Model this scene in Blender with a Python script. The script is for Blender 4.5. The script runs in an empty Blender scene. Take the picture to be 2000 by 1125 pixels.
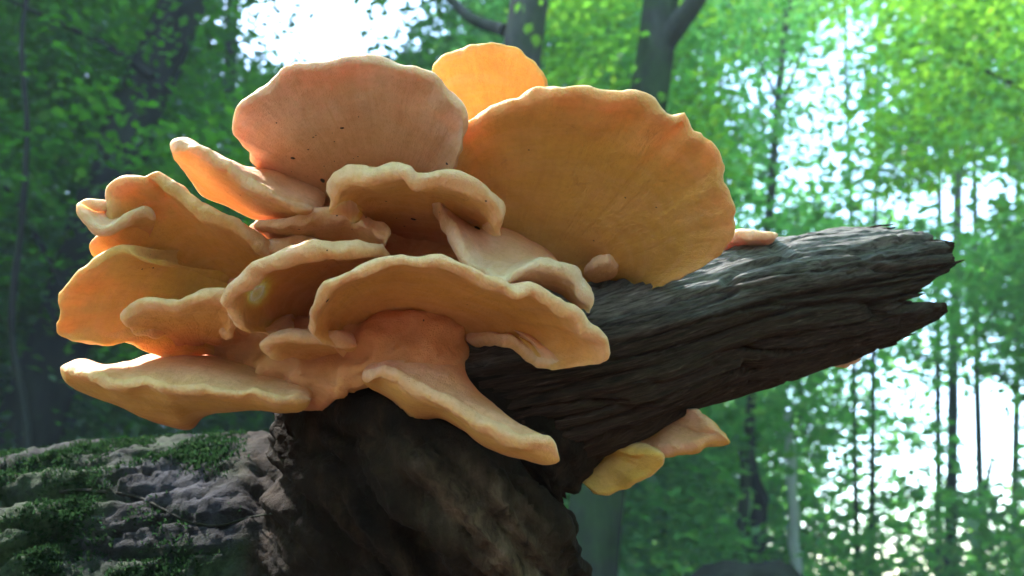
import bpy, bmesh, math, random
import numpy as np
from mathutils import Vector, Matrix

# ------------------------------------------------------------------ camera, sky, sun, exposure
S = bpy.context.scene
COL = S.collection
F = 1570.0                      # focal length in photograph pixels (2000 x 1125)
CAM = np.array([0.0, 0.0, 0.55])
PITCH = math.radians(20.0)
FWD = np.array([0, math.cos(PITCH), math.sin(PITCH)])
UP = np.array([0, -math.sin(PITCH), math.cos(PITCH)])
RIGHT = np.array([1.0, 0, 0])

cd = bpy.data.cameras.new('camera')
cam = bpy.data.objects.new('camera', cd)
COL.objects.link(cam)
cam.location = CAM
cam.rotation_euler = (math.pi / 2 + PITCH, 0, 0)
cd.sensor_width = 36.0
cd.lens = 36.0 * F / 2000.0
cd.clip_start = 0.02
cd.clip_end = 2000
cd.dof.use_dof = True
cd.dof.focus_distance = 0.60
cd.dof.aperture_fstop = 6.3
S.camera = cam

SUN_EL, SUN_AZ = math.radians(52), math.radians(-60)     # azimuth clockwise from +Y
W = bpy.data.worlds.new('World')
S.world = W
W.use_nodes = True
wn = W.node_tree
bg = wn.nodes['Background']
sky = wn.nodes.new('ShaderNodeTexSky')
sky.sky_type = 'NISHITA'
sky.sun_disc = False
sky.sun_elevation = SUN_EL
sky.sun_rotation = SUN_AZ
sky.air_density = 1.0
sky.dust_density = 0.6
sky.ozone_density = 1.6
wn.links.new(sky.outputs[0], bg.inputs[0])
bg.inputs[1].default_value = 0.15

sd = bpy.data.lights.new('sun', 'SUN')
sun = bpy.data.objects.new('sun', sd)
COL.objects.link(sun)
sd.energy = 2.0
sd.angle = math.radians(4)
sd.color = (1.0, 0.95, 0.86)
sdir = Vector((math.sin(SUN_AZ) * math.cos(SUN_EL), math.cos(SUN_AZ) * math.cos(SUN_EL), math.sin(SUN_EL)))
sun.rotation_euler = (-sdir).to_track_quat('-Z', 'Y').to_euler()
sun.location = sdir * 30

S.view_settings.view_transform = 'Standard'
S.view_settings.look = 'None'
S.view_settings.gamma = 1.0
S.view_settings.use_curve_mapping = False
S.view_settings.exposure = 3.6
S.render.engine = 'CYCLES'
S.cycles.use_denoising = True
S.cycles.max_bounces = 10
S.cycles.diffuse_bounces = 5
S.cycles.transmission_bounces = 5
S.cycles.volume_bounces = 0
S.cycles.sample_clamp_indirect = 6.0

# ------------------------------------------------------------------ helpers
def P(x, y, d):
    """photograph pixel and depth along the view axis -> point"""
    return CAM + d * (FWD + RIGHT * ((x - 1000.0) / F) + UP * ((562.5 - y) / F))

def PY(x, y, Y):
    """photograph pixel and a ground distance Y -> point"""
    r = FWD + RIGHT * ((x - 1000.0) / F) + UP * ((562.5 - y) / F)
    return CAM + r * (Y / r[1])

def proj(p):
    q = p - CAM
    d = q @ FWD
    return 1000 + F * (q @ RIGHT) / d, 562.5 - F * (q @ UP) / d, d

def _h(i, j, k, seed):
    n = (i * 374761393 + j * 668265263 + k * 1274126177 + seed * 974634777) & 0xFFFFFFFF
    n = ((n ^ (n >> 13)) * 1274126177) & 0xFFFFFFFF
    n = n ^ (n >> 16)
    return (n & 0xFFFFFF) / float(0xFFFFFF)

def noise3(p, seed=0):
    p = np.asarray(p, float)
    i = np.floor(p).astype(np.int64)
    f = p - i
    f = f * f * (3 - 2 * f)
    x, y, z = i[..., 0], i[..., 1], i[..., 2]
    fx, fy, fz = f[..., 0], f[..., 1], f[..., 2]
    def g(a, b, c): return _h(x + a, y + b, z + c, seed)
    l = lambda a, b, t: a + (b - a) * t
    return l(l(l(g(0,0,0), g(1,0,0), fx), l(g(0,1,0), g(1,1,0), fx), fy),
             l(l(g(0,0,1), g(1,0,1), fx), l(g(0,1,1), g(1,1,1), fx), fy), fz) * 2 - 1

def fbm(p, oct=4, seed=0):
    s, a, t = 0, 1.0, 0
    p = np.asarray(p, float)
    for o in range(oct):
        s = s + a * noise3(p * (2 ** o) + 17.3 * o, seed + o)
        t += a
        a *= 0.5
    return s / t

def noise1(x, seed=0):
    x = np.asarray(x, float)
    return noise3(np.stack([x, x * 0 + 0.37, x * 0 + 0.71], -1), seed)

def norm(v):
    return v / np.maximum(np.linalg.norm(v, axis=-1, keepdims=True), 1e-9)

def spline(pts, n, fine=30):
    """Catmull-Rom through pts, resampled to n points evenly along its length"""
    p = np.array(pts, float)
    if len(p) == 1:
        return np.repeat(p, n, 0)
    q = np.vstack([2 * p[0] - p[1], p, 2 * p[-1] - p[-2]])
    out = []
    t = np.linspace(0, 1, fine, endpoint=False)[:, None]
    for k in range(len(p) - 1):
        a, b, c, d = q[k], q[k + 1], q[k + 2], q[k + 3]
        out.append(0.5 * (2 * b + (c - a) * t + (2 * a - 5 * b + 4 * c - d) * t ** 2 + (3 * b - a - 3 * c + d) * t ** 3))
    out = np.vstack(out + [p[-1:]])
    s = np.concatenate([[0], np.cumsum(np.linalg.norm(np.diff(out, axis=0), axis=1))])
    u = np.linspace(0, s[-1], n)
    return np.stack([np.interp(u, s, out[:, k]) for k in range(p.shape[1])], -1)

def mesh_from(name, v, quads=None, tris=None, smooth=True):
    me = bpy.data.meshes.new(name)
    v = np.asarray(v, np.float32)
    me.vertices.add(len(v))
    me.vertices.foreach_set('co', v.ravel())
    loops, starts, k = [], [], 0
    if quads is not None and len(quads):
        q = np.asarray(quads, np.int32)
        loops.append(q.ravel()); starts.append(np.arange(len(q)) * 4); k = len(q) * 4
    if tris is not None and len(tris):
        t = np.asarray(tris, np.int32)
        loops.append(t.ravel()); starts.append(k + np.arange(len(t)) * 3)
    loops = np.concatenate(loops).astype(np.int32); starts = np.concatenate(starts).astype(np.int32)
    me.loops.add(len(loops)); me.loops.foreach_set('vertex_index', loops)
    me.polygons.add(len(starts)); me.polygons.foreach_set('loop_start', starts)
    me.update(calc_edges=True)
    me.validate()
    if smooth:
        me.polygons.foreach_set('use_smooth', np.ones(len(me.polygons), bool))
    return me

def fattr(me, name, vals):
    a = me.attributes.new(name, 'FLOAT', 'POINT')
    a.data.foreach_set('value', np.asarray(vals, np.float32).ravel())

def grid_quads(nu, nv, wrap_u=False, wrap_v=False):
    """index (i over nu, j over nv) -> i*nv+j"""
    i = np.arange(nu if wrap_u else nu - 1); j = np.arange(nv if wrap_v else nv - 1)
    I, J = np.meshgrid(i, j, indexing='ij')
    I2, J2 = (I + 1) % nu, (J + 1) % nv
    return np.stack([I * nv + J, I2 * nv + J, I2 * nv + J2, I * nv + J2], -1).reshape(-1, 4)

def link(name, me, mat, parent=None):
    o = bpy.data.objects.new(name, me)
    COL.objects.link(o)
    if mat is not None and not me.materials:
        me.materials.append(mat)
    if parent is not None:
        o.parent = parent
        o.matrix_parent_inverse = Matrix.Translation(-parent.location)
    return o

def thing(name, label, cat, loc, group=None):
    o = bpy.data.objects.new(name, None)
    COL.objects.link(o)
    o.location = Vector([float(c) for c in loc])
    o.empty_display_size = 0.1
    o['label'] = label; o['category'] = cat
    if group: o['group'] = group
    return o

def tag(o, label, cat, group=None):
    o['label'] = label; o['category'] = cat
    if group: o['group'] = group
    return o

def tube(pts, radii, nseg=14, n=None, lump=0.0, freq=3.0, seed=0, cap=True):
    """tapered tube through points -> verts, quads, tris"""
    n = n or len(pts) * 6
    a = np.hstack([np.array(pts, float), np.array(radii, float)[:, None]])
    a = spline(a, n)
    c, r = a[:, :3], a[:, 3]
    t = norm(np.gradient(c, axis=0))
    ref = np.array([0.31, 0.9, 0.2]) if abs(t[0] @ np.array([0.31, 0.9, 0.2])) < 0.85 else np.array([1.0, 0, 0])
    e1 = norm(np.cross(t, ref)); e2 = np.cross(t, e1)
    th = np.linspace(0, 2 * np.pi, nseg, endpoint=False)
    d = e1[:, None] * np.cos(th)[None, :, None] + e2[:, None] * np.sin(th)[None, :, None]
    p = c[:, None] + d * r[:, None, None]
    if lump:
        p = p + d * (r[:, None] * lump * fbm(p * freq / max(r.mean(), 1e-4) * 0.3, 3, seed))[..., None]
    v = p.reshape(-1, 3)
    q = grid_quads(n, nseg, wrap_v=True)
    tr = []
    if cap:
        v = np.vstack([v, c[:1], c[-1:]])
        k = n * nseg
        for j in range(nseg):
            tr.append((k, (j + 1) % nseg, j))
            tr.append((k + 1, (n - 1) * nseg + j, (n - 1) * nseg + (j + 1) % nseg))
    return v, q, np.array(tr) if tr else None

# ------------------------------------------------------------------ materials
class NT:
    def __init__(s, name):
        s.m = bpy.data.materials.new(name); s.m.use_nodes = True
        s.t = s.m.node_tree; s.n = s.t.nodes; s.l = s.t.links
        s.b = s.n['Principled BSDF']; s.out = s.n['Material Output']
    def node(s, typ, **kw):
        n = s.n.new(typ)
        for k, v in kw.items(): setattr(n, k, v)
        return n
    def link(s, a, b): s.l.new(a, b)
    def noise(s, scale, detail=6, rough=0.55, vec=None, dist=0.0):
        n = s.node('ShaderNodeTexNoise'); n.inputs['Scale'].default_value = scale
        n.inputs['Detail'].default_value = detail; n.inputs['Roughness'].default_value = rough
        n.inputs['Distortion'].default_value = dist
        if vec is not None: s.link(vec, n.inputs['Vector'])
        return n.outputs['Fac']
    def ramp(s, fac, stops, interp='LINEAR'):
        r = s.node('ShaderNodeValToRGB'); r.color_ramp.interpolation = interp
        el = r.color_ramp.elements
        while len(el) < len(stops): el.new(0.5)
        for e, (p, c) in zip(el, stops):
            e.position = p; e.color = (*c, 1) if len(c) == 3 else c
        s.link(fac, r.inputs[0]); return r.outputs[0]
    def mix(s, fac, a, b, mode='MIX'):
        m = s.node('ShaderNodeMix', data_type='RGBA', blend_type=mode)
        for v, sk in ((fac, 0), (a, 6), (b, 7)):
            if isinstance(v, (int, float)): m.inputs[sk].default_value = v
            elif isinstance(v, tuple): m.inputs[sk].default_value = (*v, 1)
            else: s.link(v, m.inputs[sk])
        return m.outputs[2]
    def math(s, op, a, b=0.0, clamp=False):
        m = s.node('ShaderNodeMath', operation=op, use_clamp=clamp)
        for v, sk in ((a, 0), (b, 1)):
            if isinstance(v, (int, float)): m.inputs[sk].default_value = v
            else: s.link(v, m.inputs[sk])
        return m.outputs[0]
    def attr(s, name):
        a = s.node('ShaderNodeAttribute'); a.attribute_name = name; return a.outputs['Fac']
    def coord(s): return s.node('ShaderNodeTexCoord').outputs['Object']
    def scaled(s, vec, sc, rot=(0, 0, 0)):
        m = s.node('ShaderNodeMapping'); m.inputs['Scale'].default_value = sc; m.inputs['Rotation'].default_value = rot
        s.link(vec, m.inputs['Vector']); return m.outputs[0]
    def bump(s, h, strength=0.4, dist=0.01):
        b = s.node('ShaderNodeBump'); b.inputs['Strength'].default_value = strength; b.inputs['Distance'].default_value = dist
        s.link(h, b.inputs['Height']); s.link(b.outputs[0], s.b.inputs['Normal'])

def mat_fungus():
    m = NT('fungus_flesh')
    v, side, tint = m.attr('reach'), m.attr('side'), m.attr('tint')
    co = m.coord()
    blot = m.noise(28, 5, 0.6, co); fine = m.noise(240, 3, 0.6, co)
    vv = m.math('ADD', v, m.math('MULTIPLY', m.math('SUBTRACT', blot, 0.5), 0.16))
    sw = m.node('ShaderNodeCombineXYZ')
    m.link(m.math('MULTIPLY', m.attr('sweep'), 130.0), sw.inputs[0]); m.link(m.math('MULTIPLY', v, 3.5), sw.inputs[1])
    streak = m.noise(1.0, 5, 0.6, sw.outputs[0], 0.6)
    zone = m.node('ShaderNodeCombineXYZ')
    m.link(m.math('MULTIPLY', m.attr('sweep'), 10.0), zone.inputs[0]); m.link(m.math('MULTIPLY', v, 14.0), zone.inputs[1])
    zones = m.noise(1.0, 3, 0.6, zone.outputs[0], 0.3)
    under = m.ramp(vv, [(0.0, (0.56, 0.17, 0.075)), (0.30, (0.74, 0.33, 0.085)), (0.70, (0.79, 0.40, 0.09)), (0.93, (0.87, 0.44, 0.145)), (1.0, (0.94, 0.49, 0.26))])
    top = m.ramp(vv, [(0.0, (0.72, 0.24, 0.12)), (0.5, (0.84, 0.42, 0.25)), (0.85, (0.93, 0.52, 0.38)), (1.0, (0.96, 0.54, 0.36))])
    c = m.mix(m.ramp(side, [(0.42, (0, 0, 0)), (0.62, (1, 1, 1))]), under, top)
    edge = m.math('MULTIPLY', m.ramp(side, [(0.35, (0, 0, 0)), (0.6, (1, 1, 1)), (0.93, (1, 1, 1)), (1.0, (0, 0, 0))]), m.ramp(v, [(0.97, (0, 0, 0)), (0.995, (1, 1, 1))]))
    c = m.mix(m.math('MULTIPLY', edge, 0.7), c, (0.96, 0.66, 0.48))
    c = m.mix(m.math('MULTIPLY', tint, -1.0, True), c, m.mix(0.8, c, (0.80, 0.56, 0.12)))
    c = m.mix(m.math('MULTIPLY', tint, m.math('ADD', 0.15, m.math('MULTIPLY', m.math('POWER', v, 2.0), 0.7)), True), c, m.mix(0.85, c, (0.84, 0.65, 0.55)))
    c = m.mix(m.math('MULTIPLY', m.ramp(blot, [(0.35, (1, 1, 1)), (0.6, (0, 0, 0))]), 0.34), c, (0.52, 0.22, 0.055))
    c = m.mix(m.math('MULTIPLY', m.ramp(fine, [(0.3, (1, 1, 1)), (0.55, (0, 0, 0))]), 0.20), c, (0.45, 0.19, 0.06))
    stain = m.noise(46, 7, 0.72, co, 0.8)
    c = m.mix(m.math('MULTIPLY', m.ramp(stain, [(0.62, (0, 0, 0)), (0.72, (1, 1, 1))]), 0.5), c, (0.40, 0.17, 0.06))
    c = m.mix(m.math('MULTIPLY', m.ramp(m.noise(17, 4, 0.6, co), [(0.5, (0, 0, 0)), (0.7, (1, 1, 1))]), 0.3), c, (0.88, 0.46, 0.26))
    c = m.mix(m.math('MULTIPLY', m.ramp(streak, [(0.35, (1, 1, 1)), (0.6, (0, 0, 0))]), 0.20), c, (0.58, 0.26, 0.08))
    c = m.mix(m.math('MULTIPLY', m.ramp(zones, [(0.45, (0, 0, 0)), (0.68, (1, 1, 1))]), 0.22), c, (0.92, 0.55, 0.29))
    m.link(c, m.b.inputs['Base Color'])
    m.b.inputs['Roughness'].default_value = 0.62
    m.b.inputs['Specular IOR Level'].default_value = 0.3
    m.b.inputs['Subsurface Weight'].default_value = 0.42
    m.b.inputs['Subsurface Radius'].default_value = (1.0, 0.66, 0.24)
    m.b.inputs['Subsurface Scale'].default_value = 0.010
    pores = m.noise(1100, 2, 0.5, co)
    h = m.math('ADD', m.math('MULTIPLY', pores, 0.22), m.math('MULTIPLY', m.noise(150, 5, 0.65, co), 0.6))
    h = m.math('ADD', h, m.math('MULTIPLY', streak, 0.35))
    m.bump(h, 0.85, 0.005)
    return m.m

def mat_deadwood():
    m = NT('rotten_wood')
    co = m.coord()
    lon = m.attr('along'); ang = m.attr('around')
    cx = m.node('ShaderNodeCombineXYZ')
    m.link(m.math('MULTIPLY', lon, 5.0), cx.inputs[0]); m.link(m.math('MULTIPLY', ang, 14.0), cx.inputs[1])
    fib = m.noise(7.0, 9, 0.68, cx.outputs[0], 0.4)
    big = m.noise(14, 4, 0.6, co)
    c = m.ramp(fib, [(0.30, (0.006, 0.004, 0.004)), (0.46, (0.026, 0.013, 0.009)), (0.60, (0.055, 0.030, 0.021)), (0.78, (0.19, 0.14, 0.115))])
    c = m.mix(m.ramp(big, [(0.42, (0, 0, 0)), (0.7, (0.6, 0.6, 0.6))]), c, (0.042, 0.023, 0.016))
    skylit_wood = m.ramp(fib, [(0.34, (0.05, 0.047, 0.048)), (0.50, (0.20, 0.19, 0.19)), (0.72, (0.40, 0.385, 0.385))])  # paler grey that paints skylight onto the upper side of the stub
    c = m.mix(m.math('MULTIPLY', m.attr('skylit_top'), m.ramp(big, [(0.3, (0.35, 0.35, 0.35)), (0.6, (1, 1, 1))])), c, skylit_wood)
    m.link(c, m.b.inputs['Base Color'])
    m.b.inputs['Roughness'].default_value = 0.85
    m.b.inputs['Specular IOR Level'].default_value = 0.15
    m.bump(fib, 0.8, 0.006)
    return m.m

def mat_log():
    m = NT('mossy_bark')
    co = m.coord()
    n1 = m.noise(9, 6, 0.62, co); n2 = m.noise(70, 6, 0.7, co); n3 = m.noise(22, 5, 0.6, co)
    bark = m.ramp(n2, [(0.36, (0.003, 0.003, 0.004)), (0.52, (0.012, 0.012, 0.015)), (0.72, (0.022, 0.024, 0.030))])
    mossc = m.ramp(m.noise(130, 4, 0.7, co), [(0.3, (0.006, 0.012, 0.006)), (0.7, (0.026, 0.046, 0.018))])
    c = m.mix(m.math('MULTIPLY', m.ramp(n1, [(0.42, (0, 0, 0)), (0.56, (1, 1, 1))]), m.attr('moss')), bark, mossc)
    bare = m.ramp(n2, [(0.3, (0.008, 0.008, 0.011)), (0.7, (0.032, 0.033, 0.047))])
    c = m.mix(m.math('MULTIPLY', m.attr('bare'), m.ramp(n3, [(0.3, (0, 0, 0)), (0.5, (1, 1, 1))])), c, bare)
    rot = m.ramp(m.noise(40, 8, 0.7, m.scaled(co, (1, 1, 0.35), (0, 0.5, 0))), [(0.3, (0.003, 0.0018, 0.0012)), (0.55, (0.014, 0.0075, 0.0045)), (0.85, (0.065, 0.038, 0.022))])  # rotten wood, blackened further to paint in the shadow under the fungus
    torn = m.ramp(m.noise(60, 8, 0.7, m.scaled(co, (1, 1, 0.3), (0, 0.6, 0))), [(0.3, (0.02, 0.012, 0.008)), (0.52, (0.13, 0.082, 0.056)), (0.78, (0.32, 0.23, 0.165))])
    rot = m.mix(m.math('MULTIPLY', m.attr('torn'), m.ramp(n3, [(0.35, (0.2, 0.2, 0.2)), (0.55, (1, 1, 1))])), rot, torn)
    c = m.mix(m.attr('rot'), c, rot)
    m.link(c, m.b.inputs['Base Color'])
    m.b.inputs['Roughness'].default_value = 0.88
    m.b.inputs['Specular IOR Level'].default_value = 0.15
    m.bump(m.math('ADD', n2, m.math('MULTIPLY', n3, 0.6)), 0.9, 0.006)
    return m.m

def mat_bark(name, dark, light, moss=0.0, scale=1.0):
    m = NT(name)
    co = m.coord()
    st = m.scaled(co, (1, 1, 0.3))
    n = m.noise(9 * scale, 8, 0.65, st); n2 = m.noise(2.2, 4, 0.6, co)
    c = m.ramp(n, [(0.3, dark), (0.72, light)])
    if moss:
        c = m.mix(m.math('MULTIPLY', m.ramp(n2, [(0.42, (0, 0, 0)), (0.56, (1, 1, 1))]), moss), c, m.ramp(n, [(0.3, (0.012, 0.026, 0.008)), (0.7, (0.04, 0.075, 0.022))]))
    m.link(c, m.b.inputs['Base Color'])
    m.b.inputs['Roughness'].default_value = 0.9
    m.b.inputs['Specular IOR Level'].default_value = 0.1
    m.bump(n, 0.7, 0.03)
    return m.m

def mat_leaf(name, refl, trans, gloss=0.04):
    m = NT(name)
    rnd = m.attr('shade')
    m.n.remove(m.b)
    d = m.node('ShaderNodeBsdfDiffuse'); t = m.node('ShaderNodeBsdfTranslucent'); a = m.node('ShaderNodeMixShader')
    g = m.node('ShaderNodeBsdfGlossy'); b = m.node('ShaderNodeMixShader')
    def spread(c): return m.ramp(rnd, [(0.0, tuple(x * 0.5 for x in c)), (0.6, c), (1.0, (c[0] * 2.0, c[1] * 1.25, c[2]))])
    m.link(spread(refl), d.inputs[0]); m.link(spread(trans), t.inputs[0])
    a.inputs[0].default_value = 0.6
    m.link(d.outputs[0], a.inputs[1]); m.link(t.outputs[0], a.inputs[2])
    g.inputs['Roughness'].default_value = 0.4; g.inputs['Color'].default_value = (1, 1, 1, 1)
    b.inputs[0].default_value = gloss
    m.link(a.outputs[0], b.inputs[1]); m.link(g.outputs[0], b.inputs[2])
    m.link(b.outputs[0], m.out.inputs['Surface'])
    return m.m

def mat_ground():
    m = NT('leaf_litter')
    co = m.coord()
    vo = m.node('ShaderNodeTexVoronoi'); vo.inputs['Scale'].default_value = 18; m.link(co, vo.inputs['Vector'])
    c = m.ramp(m.noise(6, 6, 0.65, co), [(0.3, (0.035, 0.022, 0.012)), (0.55, (0.085, 0.05, 0.026)), (0.72, (0.05, 0.075, 0.02))])
    c = m.mix(0.35, c, m.ramp(vo.outputs['Distance'], [(0, (0.12, 0.075, 0.04)), (0.6, (0.03, 0.02, 0.012))]))
    m.link(c, m.b.inputs['Base Color']); m.b.inputs['Roughness'].default_value = 0.9
    m.bump(vo.outputs['Distance'], 0.6, 0.03)
    return m.m

M_FUN = mat_fungus(); M_DEAD = mat_deadwood(); M_LOG = mat_log(); M_GROUND = mat_ground()
M_BEECH = mat_bark('smooth_grey_bark', (0.028, 0.030, 0.024), (0.085, 0.085, 0.068), 0.5)
M_MOSSY = mat_bark('green_stained_bark', (0.014, 0.016, 0.012), (0.050, 0.055, 0.042), 0.8)
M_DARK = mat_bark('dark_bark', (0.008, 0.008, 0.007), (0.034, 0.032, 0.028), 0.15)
M_PALE = mat_bark('pale_bare_wood', (0.55, 0.52, 0.53), (0.80, 0.77, 0.78), 0.0, 0.6)
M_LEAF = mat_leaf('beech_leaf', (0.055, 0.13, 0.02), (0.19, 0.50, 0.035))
M_LEAF_SHADED = mat_leaf('shaded_leaf', (0.03, 0.09, 0.012), (0.075, 0.28, 0.012))  # darker leaf copy: shade of the left side painted into the colour
M_LEAF_LIT = mat_leaf('lit_leaf', (0.08, 0.19, 0.05), (0.27, 0.70, 0.13))  # brighter leaf copy: light on the right painted into the colour
M_MOSS = mat_leaf('moss_green', (0.014, 0.034, 0.016), (0.016, 0.042, 0.016), 0.0)
M_DIRT = NT('dirt_speck').m
M_DIRT.node_tree.nodes['Principled BSDF'].inputs['Base Color'].default_value = (0.03, 0.018, 0.012, 1)

# ------------------------------------------------------------------ the forest floor
def make_ground():
    n = 140
    g = np.sign(np.linspace(-1, 1, n)) * np.abs(np.linspace(-1, 1, n)) ** 2.6 * 320
    X, Y = np.meshgrid(g, g + 4, indexing='ij')
    r = np.hypot(X, Y)
    Z = 0.10 * fbm(np.stack([X * 0.35, Y * 0.35, X * 0], -1), 4, 3) * np.clip(r / 4, 0, 1) + 0.6 * noise3(np.stack([X * .03, Y * .03, X * 0], -1), 9) * np.clip(r / 40, 0, 1)
    o = link('forest_floor', mesh_from('forest_floor', np.stack([X, Y, Z], -1).reshape(-1, 3), grid_quads(n, n)), M_GROUND)
    o['kind'] = 'structure'
make_ground()

# ------------------------------------------------------------------ the fallen log and its broken branch
def remeshed(parts, voxel, smooth_it):
    vs, qs, ts, k = [], [], [], 0
    for v, q, t in parts:
        vs.append(v); qs.append(q + k)
        if t is not None: ts.append(t + k)
        k += len(v)
    me = mesh_from('tmp', np.vstack(vs), np.vstack(qs), np.vstack(ts))
    o = bpy.data.objects.new('tmp', me); COL.objects.link(o)
    r = o.modifiers.new('r', 'REMESH'); r.mode = 'VOXEL'; r.voxel_size = voxel
    s = o.modifiers.new('s', 'SMOOTH'); s.factor = 0.5; s.iterations = smooth_it
    bpy.context.view_layer.update()
    dg = bpy.context.evaluated_depsgraph_get()
    out = bpy.data.meshes.new_from_object(o.evaluated_get(dg))
    bpy.data.objects.remove(o); bpy.data.meshes.remove(me)
    return out

def get_vn(me):
    n = len(me.vertices)
    v = np.empty(n * 3, np.float32); me.vertices.foreach_get('co', v)
    w = np.empty(n * 3, np.float32); me.vertex_normals.foreach_get('vector', w)
    return v.reshape(-1, 3).astype(float), w.reshape(-1, 3).astype(float)

def set_v(me, v):
    me.vertices.foreach_set('co', v.astype(np.float32).ravel()); me.update()

log = thing('fallen_log', 'dark mossy fallen log whose broken branch carries the orange fungus', 'log', (0.0, 0.9, 0.0))

def make_trunk():
    a = tube([P(-1500, 1500, 1.25), P(-500, 1420, 1.05), P(100, 1360, 0.94), P(520, 1335, 0.90), P(800, 1330, 0.90), P(880, 1330, 0.90)],
             [0.30, 0.30, 0.285, 0.275, 0.25, 0.21], 40, 80)
    b = tube([P(800, 1420, 0.90), P(805, 1180, 0.83), P(800, 1010, 0.775), P(770, 880, 0.755), P(760, 760, 0.75), P(780, 640, 0.75)],
             [0.19, 0.168, 0.14, 0.116, 0.09, 0.06], 32, 60)
    # ridge of torn fibres on the front
    c = tube([P(700, 800, 0.70), P(760, 840, 0.66), P(850, 920, 0.635), P(950, 1030, 0.635), P(1030, 1160, 0.66), P(1040, 1300, 0.70)],
             [0.03, 0.035, 0.04, 0.05, 0.055, 0.05], 20, 40)
    d = tube([P(700, 960, 0.76), P(860, 850, 0.745), P(1000, 790, 0.73), P(1120, 740, 0.715)], [0.12, 0.11, 0.09, 0.07], 28, 40)
    me = remeshed([a, b, c, d], 0.0052, 6)
    v, n = get_vn(me)
    px, py, dd = proj(v)
    rot = np.clip((px - 430 + 50 * fbm(v * 14, 3, 5)) / 90, 0, 1)  # mask for the rotten flare and the fungus shadow painted with it
    rot = np.maximum(rot, 0)
    flat = np.exp(-(((px - 350) / 160) ** 2 + ((py - 960) / 60) ** 2))
    h = 0.016 * fbm(v * 8, 3, 1) + 0.0048 * fbm(v * 44, 3, 2) * (1 - .7 * flat) + 0.0075 * fbm(v * 130, 4, 8) * (1 - .6 * rot)
    def dent(line, width, depth):
        line = spline(np.array(line, float), 120)
        d2 = np.full(len(v), 1e9)
        for k in range(120):
            d2 = np.minimum(d2, (px - line[k, 0]) ** 2 + (py - line[k, 1]) ** 2)
        return np.where((n @ FWD) < 0.25, -depth * np.exp(-d2 / width ** 2), 0)
    wob = 6 * fbm(v * 40, 2, 15)
    h = h + dent([(-60, 985), (20, 974), (90, 965), (165, 952)], 15, .022) + dent([(165, 958), (280, 974), (330, 1000), (380, 1022), (430, 1027), (480, 1015)], 6, .006)
    h = h + dent([(-60, 925), (60, 915), (160, 905), (250, 893), (370, 872)], 8, .010) + dent([(60, 1060), (110, 1035), (130, 1075)], 16, .018)
    # bark plates with cracks along the log
    q = v * np.array([7, 26, 26])
    crack = np.abs(noise3(q + 0.8 * fbm(v * 8, 2, 4)[:, None], 6))
    h = h - 0.016 * np.clip(1 - crack / 0.10, 0, 1) * (1 - rot) * np.clip(fbm(v * 5, 2, 12) * 3 + 0.5, 0, 1)
    # torn fibres running down the flare
    fx = (px - 800) * 0.78 - (py - 900) * 0.62
    fy = (px - 800) * 0.62 + (py - 900) * 0.78
    fib = fbm(np.stack([fx / 20, fy / 150, dd * 8], -1), 4, 21)
    h = h + rot ** 3 * np.clip((py - 760) / 160, .15, 1) * (0.018 * fib - 0.014 * np.clip(1 - np.abs(noise3(np.stack([fx / 34, fy / 260, dd * 6], -1), 25)) / .16, 0, 1))
    set_v(me, v + n * h[:, None])
    bare = np.exp(-(((px - 330) / 120) ** 2 + ((py - 945 + (px - 330) * -0.10) / 38) ** 2) ** 2) + np.exp(-(((px - 420) / 60) ** 2 + ((py - 985) / 42) ** 2) ** 2)
    bare = np.clip(bare, 0, 1)
    tl = np.array([(780, 840), (860, 920), (930, 1000), (990, 1070), (1030, 1150)], float)
    tl = spline(tl, 60)
    td = np.min([(px - a) ** 2 + (py - b) ** 2 for a, b in tl], 0)
    fattr(me, 'torn', np.exp(-td / 62 ** 2) * np.clip((py - 820) / 200, 0, 1) * ((n @ FWD) < .2))
    fattr(me, 'bare', bare * (1 - rot)); fattr(me, 'rot', rot)
    fattr(me, 'moss', np.clip(0.95 - bare * 1.2, 0, 1))
    me.polygons.foreach_set('use_smooth', np.ones(len(me.polygons), bool))
    return link('trunk', me, M_LOG, log), v, n, px, py, rot, bare
trunk, TV, TN, TPX, TPY, TROT, TBARE = make_trunk()

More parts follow.
